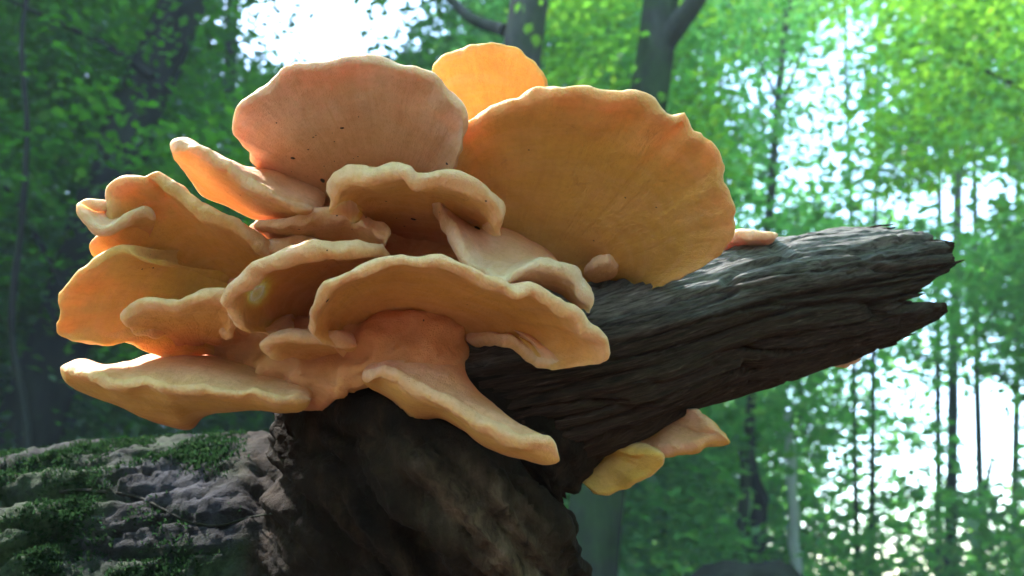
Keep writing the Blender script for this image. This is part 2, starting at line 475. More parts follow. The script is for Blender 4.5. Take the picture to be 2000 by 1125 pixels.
def make_stub():
    N, K = 460, 260
    ax = spline([list(P(820, 850, 0.775)) + [0.080], list(P(950, 790, 0.735)) + [0.083], list(P(1150, 722, 0.71)) + [0.0735], list(P(1400, 632, 0.745)) + [0.0675],
                 list(P(1620, 583, 0.79)) + [0.0645], list(P(1880, 527, 0.85)) + [0.062]], N)
    c, r = ax[:, :3], ax[:, 3]
    pxs = proj(c)[0]
    t = norm(np.gradient(c, axis=0))
    upv = norm(UP[None] - (t @ UP)[:, None] * t); fr = np.cross(upv, t)
    if (fr @ FWD).mean() > 0: fr = -fr
    th = np.linspace(0, 2 * np.pi, K, endpoint=False)
    tt = np.sin(th)                             # 1 = upper side, -1 = lower side
    xe = np.interp(tt, [-1, -0.72, -0.5, -0.36, -0.24, -0.12, 0.05, 0.25, 0.6, 0.85, 1.0],
                   [1735, 1785, 1828, 1825, 1760, 1728, 1790, 1838, 1862, 1830, 1800])
    xe = 1000 + (xe - 1000) * .925
    xe = xe + 12 * noise1(th * 9, 3) + 9 * noise1(th * 23, 4) - 14 * (np.cos(th) < 0) * (1 + noise1(th * 6, 8))
    se = np.interp(xe, pxs, np.linspace(0, 1, N))
    s = np.linspace(0, 1, N)
    sv = s[:, None] * se[None, :]               # each fibre ends where it broke
    idx = sv * (N - 1)
    i0 = np.clip(np.floor(idx).astype(int), 0, N - 2); f = (idx - i0)[..., None]
    L = lambda A: A[i0] * (1 - f) + A[i0 + 1] * f
    C, R = L(c), L(r[:, None])[..., 0]
    U, FR = L(upv), L(fr)
    D = U * np.sin(th)[None, :, None] + FR * np.cos(th)[None, :, None]
    a1 = np.cos(th)[None] * 1.0 + 0 * sv; a2 = np.sin(th)[None] + 0 * sv
    twist = 0.5 * sv
    cs, sn = np.cos(th[None] + twist), np.sin(th[None] + twist)
    g1 = fbm(np.stack([cs * 5, sn * 5, sv * 6], -1), 4, 31)
    g2 = fbm(np.stack([cs * 16, sn * 16, sv * 14], -1), 3, 33)
    ck = np.abs(noise3(np.stack([cs * 7, sn * 7, sv * 5], -1), 35))
    lump = fbm(np.stack([cs * 1.3, sn * 1.3, sv * 7], -1), 2, 37)
    chip = np.clip(fbm(np.stack([cs * 4, sn * 4, sv * 30], -1), 3, 41) - 0.25, 0, 1)
    disp = 0.0065 * g1 + 0.0028 * g2 - 0.009 * np.clip(1 - ck / 0.14, 0, 1) + 0.006 * lump - 0.012 * chip
    edge = np.clip((s[:, None] - 0.93) / 0.07, 0, 1)
    R2 = R + disp - edge * 0.006 * (1 + g1)
    V = C + D * R2[..., None]
    # hollow, rotted inside of the broken end
    rings = [V]
    for k, (fr_, back) in enumerate([(0.90, 0.004), (0.78, 0.03), (0.62, 0.07), (0.4, 0.085), (0.02, 0.09)]):
        sb = np.clip(se - back, 0, 1) * (N - 1)
        j0 = np.clip(np.floor(sb).astype(int), 0, N - 2); ff = (sb - j0)[:, None]
        Cc = c[j0] * (1 - ff) + c[j0 + 1] * ff
        Rr = (r[j0] * fr_) * (1 + 0.12 * noise1(th * 8, 50 + k))
        rings.append((Cc + D[-1] * Rr[:, None])[None])
    V = np.concatenate(rings, 0)
    nr = V.shape[0]
    me = mesh_from('branch_stub', V.reshape(-1, 3), grid_quads(nr, K, wrap_v=True))
    al = np.concatenate([sv, np.repeat(sv[-1:], nr - N, 0) + np.linspace(0.01, 0.1, nr - N)[:, None]], 0)
    fattr(me, 'along', al); ar = np.abs(((th / (2 * np.pi) * 2 + 0.5) % 2) - 1) ; fattr(me, 'around', np.repeat(ar[None], nr, 0))
    bl = np.clip((np.sin(th) - .30 + .25 * noise1(th * 5, 61)) / .35, 0, 1)[None] * np.ones((nr, 1)); bl[N:] = 0  # upward-facing mask for the painted skylight
    fattr(me, 'skylit_top', bl)
    # torn slivers standing out of the broken end
    sr = random.Random(8)
    for k in range(26):
        j = sr.randrange(K)
        b0 = V[N - 30, j] - D[-1, j] * sr.uniform(.003, .012)
        ax_ = norm(t[-1] + .10 * np.array([sr.uniform(-1, 1) for _ in range(3)]))
        ln = (np.linalg.norm(V[N - 1, j] - V[N - 30, j])) + sr.uniform(.002, .022)
        w = sr.uniform(.0012, .0032)
        vv, qq, tr = tube([b0, b0 + ax_ * ln * .5 + D[-1, j] * sr.uniform(-.002, .002), b0 + ax_ * ln * .85, b0 + ax_ * ln], [w, w * .8, w * .5, w * .1], 6, 14, lump=.4, seed=k)
        link('splinter', mesh_from('splinter', vv, qq, tr), M_DEAD, log)
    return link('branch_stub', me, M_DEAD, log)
stub = make_stub()

from mathutils.bvhtree import BVHTree
def caster(me):
    v = [tuple(a.co) for a in me.vertices]
    return BVHTree.FromPolygons(v, [tuple(p.vertices) for p in me.polygons])
def cast(bv, x, y):
    d = Vector(FWD + RIGHT * ((x - 1000.0) / F) + UP * ((562.5 - y) / F)).normalized()
    h = bv.ray_cast(Vector(CAM), d)
    return (np.array(h[0]), np.array(h[1])) if h[0] is not None else None

def log_details():
    bv = caster(trunk.data)
    line = spline(np.array([(110, 962), (165, 957), (215, 962), (280, 974), (330, 1000), (380, 1022), (430, 1027), (490, 1012), (540, 1000)], float), 60)
    hit = [cast(bv, *q) for q in line]
    p = [a + b * .0012 for a, b in [h for h in hit if h]]
    p = [np.mean(p[max(0, k - 2):k + 3], 0) for k in range(len(p))]
    v, q, t = tube(p, list(np.linspace(.0019, .0009, len(p))), 7, 120)
    link('rootlet', mesh_from('rootlet', v, q, t), M_DARK, log)
    # moss: short blades in tufts on the bark
    rng = np.random.default_rng(3)
    vv, nn = get_vn(trunk.data)
    px, py, _ = proj(vv)
    w = np.clip(fbm(vv * 16, 3, 77) * 2.2 + .25, 0, 1) * (1 - TBARE) * (1 - TROT) * (px > -200) * (px < 640) * (py < 1160) * ((nn @ FWD) < .5)
    w = w + 1.5 * np.exp(-(((px - 85) / 40) ** 2 + ((py - 1095) / 40) ** 2)) + 1.0 * np.exp(-(((px - 130) / 25) ** 2 + ((py - 1030) / 25) ** 2)) * ((nn @ FWD) < .2)
    w = w ** 1.7
    idx = rng.choice(len(vv), 60000, p=w / w.sum())
    b = vv[idx] + rng.normal(0, .0018, (len(idx), 3)); nv = nn[idx]
    ax = norm(nv + rng.normal(0, .55, nv.shape)); sd = norm(np.cross(ax, rng.normal(0, 1, nv.shape)))
    l = rng.uniform(.002, .0055, len(idx))[:, None]
    b = b - nv * .001
    V = np.stack([b - sd * l * .24, b + sd * l * .24, b + ax * l * .6 + sd * l * .2, b + ax * l], 1).reshape(-1, 3)
    me = mesh_from('moss', V, np.arange(len(V)).reshape(-1, 4), smooth=False)
    fattr(me, 'shade', np.repeat(rng.uniform(0, .8, len(idx)), 4))
    o = link('moss', me, M_MOSS, log); o['kind'] = 'stuff'
log_details()

# ------------------------------------------------------------------ the bracket fungus
FUN_AT = P(760, 720, 0.74)
fungus = thing('bracket_fungus', 'large cluster of orange yellow shelf fungus growing on the broken branch', 'fungus', FUN_AT)

def pts(lst): return np.array([P(*q) for q in lst])

def bracket(rim, root=None, T=None, B=None, th=0.03, rt=0.006, bt=0.004, bb=-0.004, nu=110, seed=0, tint=0.3, flip=False,
            scal=0.0022, lump=0.0022, parent=None, name='bracket', margin=1.0, cap=1.0, arch=0.0):
    R = spline(pts(rim), nu)
    if root is not None:
        Q = spline(pts(root), nu)
        du = np.gradient(R, axis=0)
        n = norm(np.cross(du, Q - R))
        n = np.where((n @ n.mean(0))[:, None] < 0, -n, n)
        nm = norm(n.mean(0))
        if (nm @ (UP * 0.8 + FWD * 0.6) < 0) != flip: n, nm = -n, -nm
        n = norm(0.55 * n + 0.45 * nm)
        for _ in range(6):
            n[1:-1] = norm(n[:-2] + 2 * n[1:-1] + n[2:])
        Tq, Bq = Q + n * th * 0.5, Q - n * th * 0.5
    else:
        Tq, Bq = spline(pts(T), nu), spline(pts(B), nu)
    M = (Tq + Bq) / 2 - R
    ml = np.linalg.norm(M, axis=1)
    m = norm(M)
    o = Tq - Bq
    o = norm(o - (o * m).sum(1)[:, None] * m)
    u = np.linspace(0, 1, nu)
    L = np.linalg.norm(np.diff(R, axis=0), axis=1).sum()
    sc = 1.25 * scal * (noise1(u * L / 0.022, seed) + 0.6 * noise1(u * L / 0.009, seed + 7) + 0.35 * noise1(u * L / 0.0042, seed + 9))
    rr = rt * (1 + 0.30 * noise1(u * L / 0.03, seed + 3) + 0.22 * noise1(u * L / 0.009, seed + 5)) * np.clip(ml / 0.02, 0.15, 1)
    Rc = R + m * rr[:, None]
    Rs = Rc.copy()
    for _ in range(nu * 2):
        Rs[1:-1] = Rs[1:-1] * .5 + (Rs[:-2] + Rs[2:]) * .25
    ns, na = 24, 9
    rows, V, SD = [], [], []
    w = np.linspace(0, 1, ns)
    for k in range(ns):                        # upper face, root to margin
        s = w[k]
        a = Rs + (Rc - Rs) * s ** 3 + o * rr[:, None]
        p = Tq * (1 - s) + a * s + o * (bt * 4 * s * (1 - s))
        rows.append(p - m * sc[:, None] * s ** 5); V.append(s * 0.97); SD.append(1.0)
    for k in range(1, na):                     # rounded margin
        f = math.pi * k / na
        rows.append(Rc + rr[:, None] * (o * math.cos(f) - m * math.sin(f)) - m * sc[:, None]); V.append(1.0); SD.append(1 - k / na)
    for k in range(ns):                        # lower face, margin to root
        s = 1 - w[k]
        a = Rs + (Rc - Rs) * s ** 3 - o * rr[:, None]
        p = Bq * (1 - s) + a * s + o * (bb * 4 * s * (1 - s) + arch * 9.48 * s ** 3 * (1 - s))
        rows.append(p - m * sc[:, None] * s ** 5); V.append(s * 0.97); SD.append(0.0)
    X = np.stack(rows, 0)
    v = np.array(V)[:, None] * np.ones(nu)[None]
    sd = np.array(SD)[:, None] * np.ones(nu)[None]
    amp = lump * (0.6 + 1.2 * v ** 4)
    dn = np.stack([fbm(X * 45 + 3.1 * k, 3, seed + 11 + k) for k in range(3)], -1)
    dl = np.stack([fbm(X * 14 + 5.7 * k, 2, seed + 31 + k) for k in range(3)], -1)
    X = X + dn * amp[..., None] * 1.5 + dl * 0.004 * np.clip(v * 1.4, 0.2, 1)[..., None]
    cen = X.mean(0)
    tt = np.clip(np.minimum(u, 1 - u) * L / 0.012, 0, 1)
    X = cen[None] + (X - cen[None]) * np.sqrt(np.clip(1 - (1 - tt) ** 2, 0.02, 1))[None, :, None]
    nr = X.shape[0]
    q = grid_quads(nr, nu, wrap_u=True)
    i = np.arange(nr); i2 = (i + 1) % nr
    k = nr * nu
    caps = np.vstack([np.stack([i * 0 + k, i * nu, i2 * nu], -1), np.stack([i * 0 + k + 1, i2 * nu + nu - 1, i * nu + nu - 1], -1)])
    me = mesh_from(name, np.vstack([X.reshape(-1, 3), X[:, 0].mean(0)[None], X[:, -1].mean(0)[None]]), q, caps)
    v = np.append(v.ravel(), [.5, .5]); sd = np.append(sd.ravel(), [.5, .5])
    fattr(me, 'reach', np.clip(1 - (1 - v) * margin, 0, 1) * cap); fattr(me, 'side', sd); fattr(me, 'tint', v * 0 + tint)
    fattr(me, 'sweep', np.append((u * L)[None].repeat(nr, 0).ravel(), [0, 0]))
    return link(name, me, M_FUN, parent or fungus)

def fungus_core():
    parts = []
    rng = random.Random(4)
    for (x, y, d, r) in [(620, 520, .715, .045), (700, 600, .72, .055), (800, 500, .725, .05), (850, 600, .715, .055), (640, 690, .70, .05),
                         (760, 690, .71, .055), (560, 470, .71, .028), (520, 600, .71, .05), (560, 690, .69, .032), (880, 520, .715, .05), (760, 420, .73, .045),
                         (660, 740, .69, .026), (840, 680, .69, .035), (480, 660, .70, .03), (960, 500, .73, .05), (620, 430, .73, .04),
                         (770, 670, .665, .036), (830, 680, .66, .036), (740, 715, .652, .026), (800, 720, .64, .026), (855, 715, .645, .022), (622, 745, .65, .02), (665, 742, .642, .019), (700, 728, .645, .018), (600, 735, .65, .022), (690, 710, .66, .028), (560, 715, .66, .02), (760, 620, .68, .036), (850, 630, .68, .03), (690, 650, .675, .03)]:
        p = P(x, y, d)
        e = [p - RIGHT * r * 0.5, p, p + RIGHT * r * 0.5]
        parts.append(tube([p - FWD * r, p - FWD * r * 0.5, p, p + FWD * r], [r * .3, r * .86, r, r * .8], 16, 14))
    me = remeshed(parts, 0.0042, 8)
    v, n = get_vn(me)
    px, py, dd = proj(v)
    set_v(me, v + n * (0.015 * fbm(v * np.array([34, 34, 52]), 3, 5) + 0.005 * fbm(v * 105, 3, 6))[:, None])
    fattr(me, 'reach', np.clip(0.12 + 0.3 * fbm(v * 20, 2, 8), 0, 0.6)); fattr(me, 'side', v[:, 0] * 0 + 0.5); fattr(me, 'tint', v[:, 0] * 0 + 0.25)
    me.polygons.foreach_set('use_smooth', np.ones(len(me.polygons), bool))
    return link('core', me, M_FUN, fungus)
fungus_core()

# upper left fan
bracket([(520,345,.665),(490,318,.65),(482,292,.635),(458,262,.612),(454,225,.595),(478,188,.58),(530,155,.57),(600,128,.562),(680,117,.558),(760,121,.558),(830,142,.565),(878,185,.575),(903,240,.59),(898,290,.605),(884,335,.63),(868,375,.655)],
        [(650,400,.72),(720,420,.725),(800,420,.725),(830,410,.72)], th=.034, rt=.0042, bt=.012, bb=.006, seed=1, tint=1.6, scal=.0016)  # high tint paints glare on this fan, paler towards the rim
# fan behind, lit through
bracket([(885,260,.735),(850,190,.72),(838,135,.705),(862,105,.695),(905,91,.69),(960,87,.69),(1010,97,.69),(1045,125,.695),(1076,172,.705),(1080,230,.72),(1060,290,.735)],
        [(930,380,.77),(1000,380,.77)], th=.018, rt=.0038, bt=.004, bb=.002, seed=2, tint=-0.8, scal=.0012)
# great right fan
bracket([(902,352,.645),(884,330,.632),(888,290,.612),(915,240,.592),(990,200,.572),(1080,178,.562),(1130,170,.56),(1190,180,.56),(1265,182,.562),(1298,214,.566),(1345,232,.568),(1364,262,.572),(1396,286,.576),(1420,322,.582),(1415,352,.585),(1430,388,.592),(1433,430,.602),(1421,475,.618),(1386,512,.635),(1335,540,.652),(1295,558,.675),(1262,585,.705)],
        [(940,470,.72),(1020,520,.725),(1100,540,.725),(1190,565,.74)], th=.034, rt=.0046, bt=.014, bb=.010, seed=3, tint=-0.35, nu=150, scal=.0018)
# front centre shelf with thick wavy lip
bracket([(700,415,.612),(664,402,.592),(642,378,.575),(652,348,.562),(682,332,.556),(725,337,.552),(756,321,.55),(790,325,.55),(818,346,.552),(868,339,.552),(912,352,.555),(955,382,.562),(982,412,.572),(984,434,.582),(962,446,.595)],
        [(720,440,.70),(800,460,.70),(870,470,.69),(920,460,.665)], th=.03, rt=.0076, bt=.004, bb=.010, seed=4, tint=0.15, arch=.004, scal=.0012, margin=1.2)
# pink saddle running down to the right of it
bracket([(822,366,.62),(848,405,.612),(866,438,.604),(885,468,.590),(930,522,.574),(985,549,.562),(1020,540,.558),(1060,530,.556),(1112,541,.556),(1132,566,.558),(1163,588,.560),(1152,607,.572)],
        T=[(840,360,.665),(870,385,.66),(900,415,.66),(930,436,.66),(985,446,.66),(1030,464,.662),(1066,486,.662),(1095,515,.66),(1118,540,.65),(1135,556,.62)],
        B=[(835,380,.665),(855,420,.66),(880,465,.655),(920,520,.655),(985,556,.645),(1050,560,.64),(1090,572,.635),(1115,595,.625),(1140,608,.6)],
        rt=.0055, bt=.002, bb=.0, seed=5, tint=0.9, scal=.0012)
# large front shelf
bracket([(715,692,.675),(670,682,.635),(630,664,.60),(606,632,.572),(612,596,.556),(642,564,.545),(690,530,.536),(742,512,.531),(800,505,.528),(855,508,.527),(892,521,.527),(930,540,.528),(978,553,.53),(1002,566,.532),(1042,559,.534),(1078,578,.538),(1102,606,.542),(1138,614,.546),(1164,645,.552),(1192,662,.557),(1196,688,.563),(1150,706,.575),(1092,710,.592),(1040,692,.61),(992,668,.63),(950,664,.65),(915,672,.67)],
        [(690,690,.70),(760,650,.71),(840,640,.71),(890,640,.71)], th=.032, rt=.0046, bt=.006, bb=.012, seed=6, tint=0.0, arch=.006, nu=170, scal=.0014)
# left front shelf
bracket([(560,656,.645),(500,646,.612),(460,637,.586),(443,596,.566),(455,559,.558),(500,520,.551),(560,496,.549),(625,482,.552),(700,476,.562),(748,488,.585),(752,505,.61)],
        [(600,650,.70),(660,590,.705),(760,540,.69)], th=.03, rt=.0062, bt=.004, bb=.014, seed=7, tint=0.0, arch=.008, scal=.0014, margin=1.1)
# little lip under it
bracket([(545,682,.622),(523,676,.606),(520,662,.60),(540,651,.598),(585,651,.60),(640,653,.605),(690,662,.615)],
        [(600,700,.66),(660,690,.665),(710,690,.66)], th=.02, rt=.0065, bt=.002, bb=.004, seed=8, tint=0.2, scal=.001)
# lower left wedge with bright upper face
bracket([(116,718,.606),(150,732,.592),(190,738,.585),(232,752,.580),(276,749,.578),(340,760,.575),(420,757,.574),(500,774,.576),(560,785,.58),(606,782,.588)],
        T=[(122,712,.63),(165,701,.64),(215,714,.65),(260,704,.665),(310,688,.68),(400,690,.69),(500,716,.69),(570,740,.675),(620,760,.65)],
        B=[(120,722,.63),(160,762,.65),(230,790,.665),(300,824,.67),(366,838,.67),(398,815,.668),(450,806,.665),(520,800,.66),(560,802,.65),(612,796,.63)],
        rt=.004, bt=.002, bb=-.004, seed=9, tint=-0.15, scal=.0012)
# yellow left fan
bracket([(360,702,.672),(295,690,.648),(235,667,.625),(180,669,.61),(130,661,.602),(107,643,.597),(112,606,.59),(117,572,.585),(138,535,.58),(175,503,.578),(215,487,.58),(252,494,.585),(296,520,.60)],
        [(480,690,.70),(500,620,.705),(500,560,.70),(460,530,.69)], th=.026, rt=.0032, bt=.006, bb=.006, seed=10, tint=-0.7, scal=.0016)
# folded upper left fan
bracket([(215,505,.612),(188,490,.603),(183,466,.596),(198,440,.59),(214,405,.586),(220,366,.582),(242,348,.58),(275,351,.58),(297,342,.58),(336,372,.584),(390,406,.592),(440,428,.603),(490,458,.618),(526,498,.64)],
        [(440,590,.70),(480,580,.705),(520,560,.70),(550,530,.69)], th=.03, rt=.0050, bt=.006, bb=.006, seed=11, tint=-0.3, scal=.002, lump=.0024)
# its small curled side lobe
bracket([(296,420,.588),(262,411,.580),(228,430,.574),(196,441,.572),(170,428,.572),(154,402,.574),(166,386,.578),(190,391,.58),(218,397,.585)],
        [(300,450,.615),(270,440,.62),(250,430,.62),(245,415,.615)], th=.014, rt=.0045, bt=.001, bb=.003, seed=12, tint=0.5, nu=80, scal=.0012)
# upper left spike
bracket([(328,284,.605),(352,290,.594),(384,296,.59),(424,322,.59),(470,350,.595),(520,380,.602),(570,404,.612),(620,418,.63)],
        T=[(338,270,.615),(375,276,.625),(410,304,.635),(455,322,.65),(530,327,.665),(570,342,.68),(610,356,.69),(650,372,.70)],
        B=[(333,296,.62),(352,325,.64),(394,382,.665),(440,402,.675),(490,428,.685),(540,434,.69),(590,432,.69),(630,430,.69)],
        rt=.0045, bt=.003, bb=.0, seed=13, tint=0.2, scal=.0014)
# small inner shelf on the yellow fan
bracket([(310,642,.62),(256,638,.60),(235,621,.588),(252,601,.58),(286,588,.576),(340,590,.577),(374,579,.58),(404,574,.582),(438,580,.588),(456,606,.596),(462,640,.61),(430,655,.62)],
        [(340,650,.655),(400,650,.66),(430,650,.66)], th=.022, rt=.0060, bt=.002, bb=.004, seed=14, tint=0.1, scal=.0014)
# inner pink shelves
bracket([(484,437,.64),(520,432,.632),(566,430,.63),(620,424,.634),(672,414,.64),(712,425,.632),(745,442,.622),(768,455,.618),(760,468,.63)],
        [(560,500,.70),(620,500,.70),(680,500,.70),(740,500,.69)], th=.03, rt=.005, bt=.002, bb=.008, seed=15, tint=0.6, scal=.001)
bracket([(470,462,.655),(520,470,.645),(575,462,.65),(640,470,.655)],
        [(520,560,.70),(580,560,.70),(640,550,.70)], th=.03, rt=.006, bt=.002, bb=.006, seed=16, tint=0.3, scal=.001)
# lower right spur
bracket([(702,742,.615),(745,738,.597),(790,748,.585),(850,776,.572),(920,818,.562),(1000,856,.553),(1044,866,.55),(1068,862,.55),(1080,880,.552),(1082,897,.556)],
        T=[(715,715,.655),(790,688,.66),(860,690,.655),(895,700,.645),(925,750,.625),(985,808,.60),(1040,846,.58),(1062,853,.57),(1074,866,.568),(1080,880,.566)],
        B=[(706,752,.64),(760,780,.64),(808,822,.635),(860,818,.622),(900,838,.612),(950,874,.60),(1000,890,.59),(1045,906,.575),(1070,908,.57),(1080,902,.566)],
        rt=.0055, bt=.002, bb=-.001, seed=17, tint=0.0, scal=.0012)
small = thing('bracket_fungus', 'pair of ochre shelf fungus brackets hanging beneath the broken branch', 'fungus', P(1240, 850, .72))
bracket([(1300,806,.715),(1345,790,.70),(1372,805,.685),(1402,832,.672),(1423,856,.665),(1388,857,.672),(1335,874,.68),(1290,888,.69),(1240,880,.70)],
        [(1300,800,.74),(1260,820,.74),(1230,850,.735)], th=.02, rt=.0055, bt=.002, bb=.0, seed=21, tint=0.0, parent=small, nu=80, cap=.72)
bracket([(1180,868,.70),(1204,860,.685),(1240,872,.672),(1284,888,.664),(1282,916,.668),(1246,942,.675),(1214,964,.68),(1170,966,.685),(1148,936,.695),(1136,900,.705)],
        [(1180,860,.73),(1150,870,.73),(1130,890,.725)], th=.02, rt=.0055, bt=.002, bb=.0, seed=22, tint=-0.5, parent=small, nu=80, cap=.72)
pale = thing('bracket_fungus', 'small whitish fungus cap peeping over the top of the branch', 'fungus', P(1450, 480, .76))
bracket([(1405,488,.735),(1418,466,.728),(1442,453,.724),(1480,457,.722),(1512,462,.724),(1516,470,.732)],
        [(1420,500,.78),(1460,490,.78),(1500,480,.78)], th=.014, rt=.004, bt=.003, bb=.0, seed=23, tint=2.5, parent=pale, nu=60, margin=.2)
bud = thing('bracket_fungus', 'tiny reddish fungus bud stuck to the underside of the branch near its broken end', 'fungus', P(1650, 700, .80))
bracket([(1615,722,.79),(1640,722,.78),(1668,714,.778),(1690,700,.785)],
        [(1620,690,.81),(1650,690,.81),(1680,685,.81)], th=.012, rt=.004, bt=.002, bb=.0, seed=24, tint=0.6, parent=bud, nu=50)
nub = thing('bracket_fungus', 'small pinkish fungus nub between the great right fan and the branch', 'fungus', P(1195, 520, .68))
bracket([(1140,522,.668),(1165,512,.658),(1190,510,.655),(1212,516,.66)],
        [(1150,545,.69),(1190,535,.69),(1215,528,.69)], th=.012, rt=.0045, bt=.002, bb=.0, seed=25, tint=0.8, parent=nub, nu=50)

def specks():
    objs = [o for o in fungus.children]
    bvs = [(o, caster(o.data)) for o in objs]
    rng = np.random.default_rng(2)
    tiny = [(float(rng.normal(cx, sx)), float(rng.normal(cy, sy)), float(rng.uniform(.00025, .0007))) for cx, cy, sx, sy, k in [(640, 300, 70, 45, 12), (800, 420, 60, 25, 6), (1150, 400, 110, 70, 6), (300, 560, 80, 50, 5), (900, 620, 80, 30, 4), (600, 440, 60, 20, 5)] for _ in range(k)]
    for (x, y, r) in tiny + [(572, 309, .0016), (630, 352, .0026), (668, 250, .0011), (602, 292, .0008), (873, 320, .0013), (612, 268, .0007), (808, 428, .0018), (932, 446, .0024), (640, 586, .0013), (700, 228, .0007), (540, 240, .0008)]:
        best = None
        for o, bv in bvs:
            h = cast(bv, x, y)
            if h is not None:
                d = np.linalg.norm(h[0] - CAM)
                if best is None or d < best[0]: best = (d, o, h)
        if best is None: continue
        c, n = best[2]
        bm = bmesh.new(); bmesh.ops.create_icosphere(bm, subdivisions=2 if r > .001 else 1, radius=1)
        me = bpy.data.meshes.new('dirt_speck')
        for vt in bm.verts:
            q = np.array(vt.co) * r * np.array([.8 + (x * 7 % 10) / 10, .9, .8 + (y * 3 % 10) / 12]) * (1 + .35 * noise3(np.array(vt.co)[None] * 2 + x, 4)[0])
            vt.co = Vector(q - n * (q @ n) * .6 + c)
        bm.to_mesh(me); bm.free()
        link('dirt_speck', me, M_DIRT, best[1])
specks()

# ------------------------------------------------------------------ trees
GAPS = [(640, 40, 205, 105, .985), (1900, 400, 62, 62, .97), (1945, 848, 72, 98, 1.0), (1775, 775, 80, 40, .6), (1560, 235, 95, 120, .7),
        (1440, 150, 60, 55, .6), (1650, 75, 60, 70, .85), (1720, 385, 110, 50, .7), (1450, 430, 34, 34, .85), (1960, 330, 60, 60, .6), (1970, 720, 60, 50, .45),
        (1660, 250, 60, 70, .6), (1850, 620, 90, 60, .12), (1740, 900, 60, 50, .5), (880, 20, 60, 50, .6), (1420, 300, 60, 60, .3), (1630, 930, 30, 40, .5),
        (470, 160, 60, 40, .5), (480, 300, 40, 30, .5)]

def keep_prob(px, py, grow=0.0):
    k = np.ones_like(px)
    for (x, y, a, b, s) in GAPS:
        r = ((px - x) / (a + grow * s)) ** 2 + ((py - y) / (b + grow * s * .6)) ** 2
        k *= 1 - s * np.clip(1.45 - r * 0.75, 0, 1)
    right = np.clip((px - 1350) / 350, 0, 1)
    left = np.clip((600 - px) / 200, 0, 1)
    return k * (1 - 0.53 * right - 0.22 * left)

def sprays(c, leaf, n_leaf, length, rng):
    """flat beech-like sprays of leaves at centres c -> verts (n*4), per-vert shade"""
    m = len(c)
    az = rng.uniform(0, 2 * np.pi, m)
    droop = rng.normal(-0.18, 0.22, m)
    d = np.stack([np.cos(az) * np.cos(droop), np.sin(az) * np.cos(droop), np.sin(droop)], -1)
    nrm = norm(np.stack([rng.normal(0, .28, m), rng.normal(0, .28, m), np.ones(m)], -1))
    nrm = norm(nrm - (nrm * d).sum(1)[:, None] * d)
    p = np.cross(nrm, d)
    k = np.arange(n_leaf)
    t = (k + 0.5) / n_leaf
    side = np.where(k % 2 == 0, 1.0, -1.0)
    T = (t[None] - 0.5) * length + rng.normal(0, length * .04, (m, n_leaf))
    reach = length * 0.30 * np.sin(np.pi * (0.15 + 0.8 * t))[None] * rng.uniform(0.0, 1.0, (m, n_leaf)) * side[None]
    base = c[:, None] + d[:, None] * T[..., None] + p[:, None] * reach[..., None] + nrm[:, None] * rng.normal(0, leaf * .5, (m, n_leaf))[..., None]
    ax = norm(d[:, None] * 0.7 + p[:, None] * side[None, :, None] + rng.normal(0, .35, (m, n_leaf, 3)))
    ln = norm(nrm[:, None] + rng.normal(0, .38, (m, n_leaf, 3)))
    ln = norm(ln - (ln * ax).sum(-1)[..., None] * ax)
    sd = np.cross(ln, ax)
    l = leaf * rng.uniform(.65, 1.2, (m, n_leaf))[..., None]
    w = l * 0.36
    v0 = base; v1 = base + ax * l * 0.48 + sd * w + ln * l * 0.06; v2 = base + ax * l - ln * l * 0.10; v3 = base + ax * l * 0.48 - sd * w + ln * l * 0.06
    V = np.stack([v0, v1, v2, v3], 2).reshape(-1, 3)
    sh = np.repeat(np.clip(rng.normal(.45, .22, (m, 1)) * .6 + rng.uniform(0, .45, (m, n_leaf)), 0, 1).ravel(), 4)
    return V, sh

def leaf_mesh(name, V, sh):
    me = mesh_from(name, V, np.arange(len(V)).reshape(-1, 4), smooth=False)
    fattr(me, 'shade', sh)
    return me

TREES = []
def tree(name, label, b, t, Y, diam, top=12.0, mat=None, layer=1, group='woodland trees', wob=0.04, limbs=(), lump=0.10, taper=0.55, flare=1.25):
    pb, pt = PY(b[0], b[1], Y), PY(t[0], t[1], Y)
    dr = (pt - pb) / (pt[2] - pb[2])
    base = pb + dr * (-0.15 - pb[2])
    rng = random.Random(hash(label) % 1000 if False else sum(map(ord, label)))
    top = top if top != 12.0 else {0: 12.0, 1: 16.0, 2: 26.0}.get(layer, 12.0)
    zs = np.linspace(-0.15, top, 9)
    c = [base + dr * (z + 0.15) + np.array([rng.uniform(-1, 1), rng.uniform(-1, 1), 0]) * wob * (0 if k < 2 else 1) for k, z in enumerate(zs)]
    r = [diam / 2 * ((1 - (1 - taper) * k / 8) * (flare if k == 0 else 1)) for k in range(9)]
    root = thing(name, label, 'tree', (base[0], base[1], 0), group)
    v, q, tr = tube(c, r, 20, 70, lump=lump, freq=1.2, seed=rng.randint(0, 99))
    link('trunk', mesh_from('trunk', v, q, tr), mat or M_BEECH, root)
    for lp in limbs:
        p = [PY(x, y, Y + dy) for (x, y, dy, _) in lp]
        v, q, tr = tube(p, [w for *_, w in lp], 8, 5 * len(p), lump=.1, seed=3)
        link('limb', mesh_from('limb', v, q, tr), mat or M_BEECH, root)
    TREES.append(dict(root=root, xy=base[:2] + dr[:2] * 4, layer=layer, mat=mat, V=[], sh=[]))
    return root

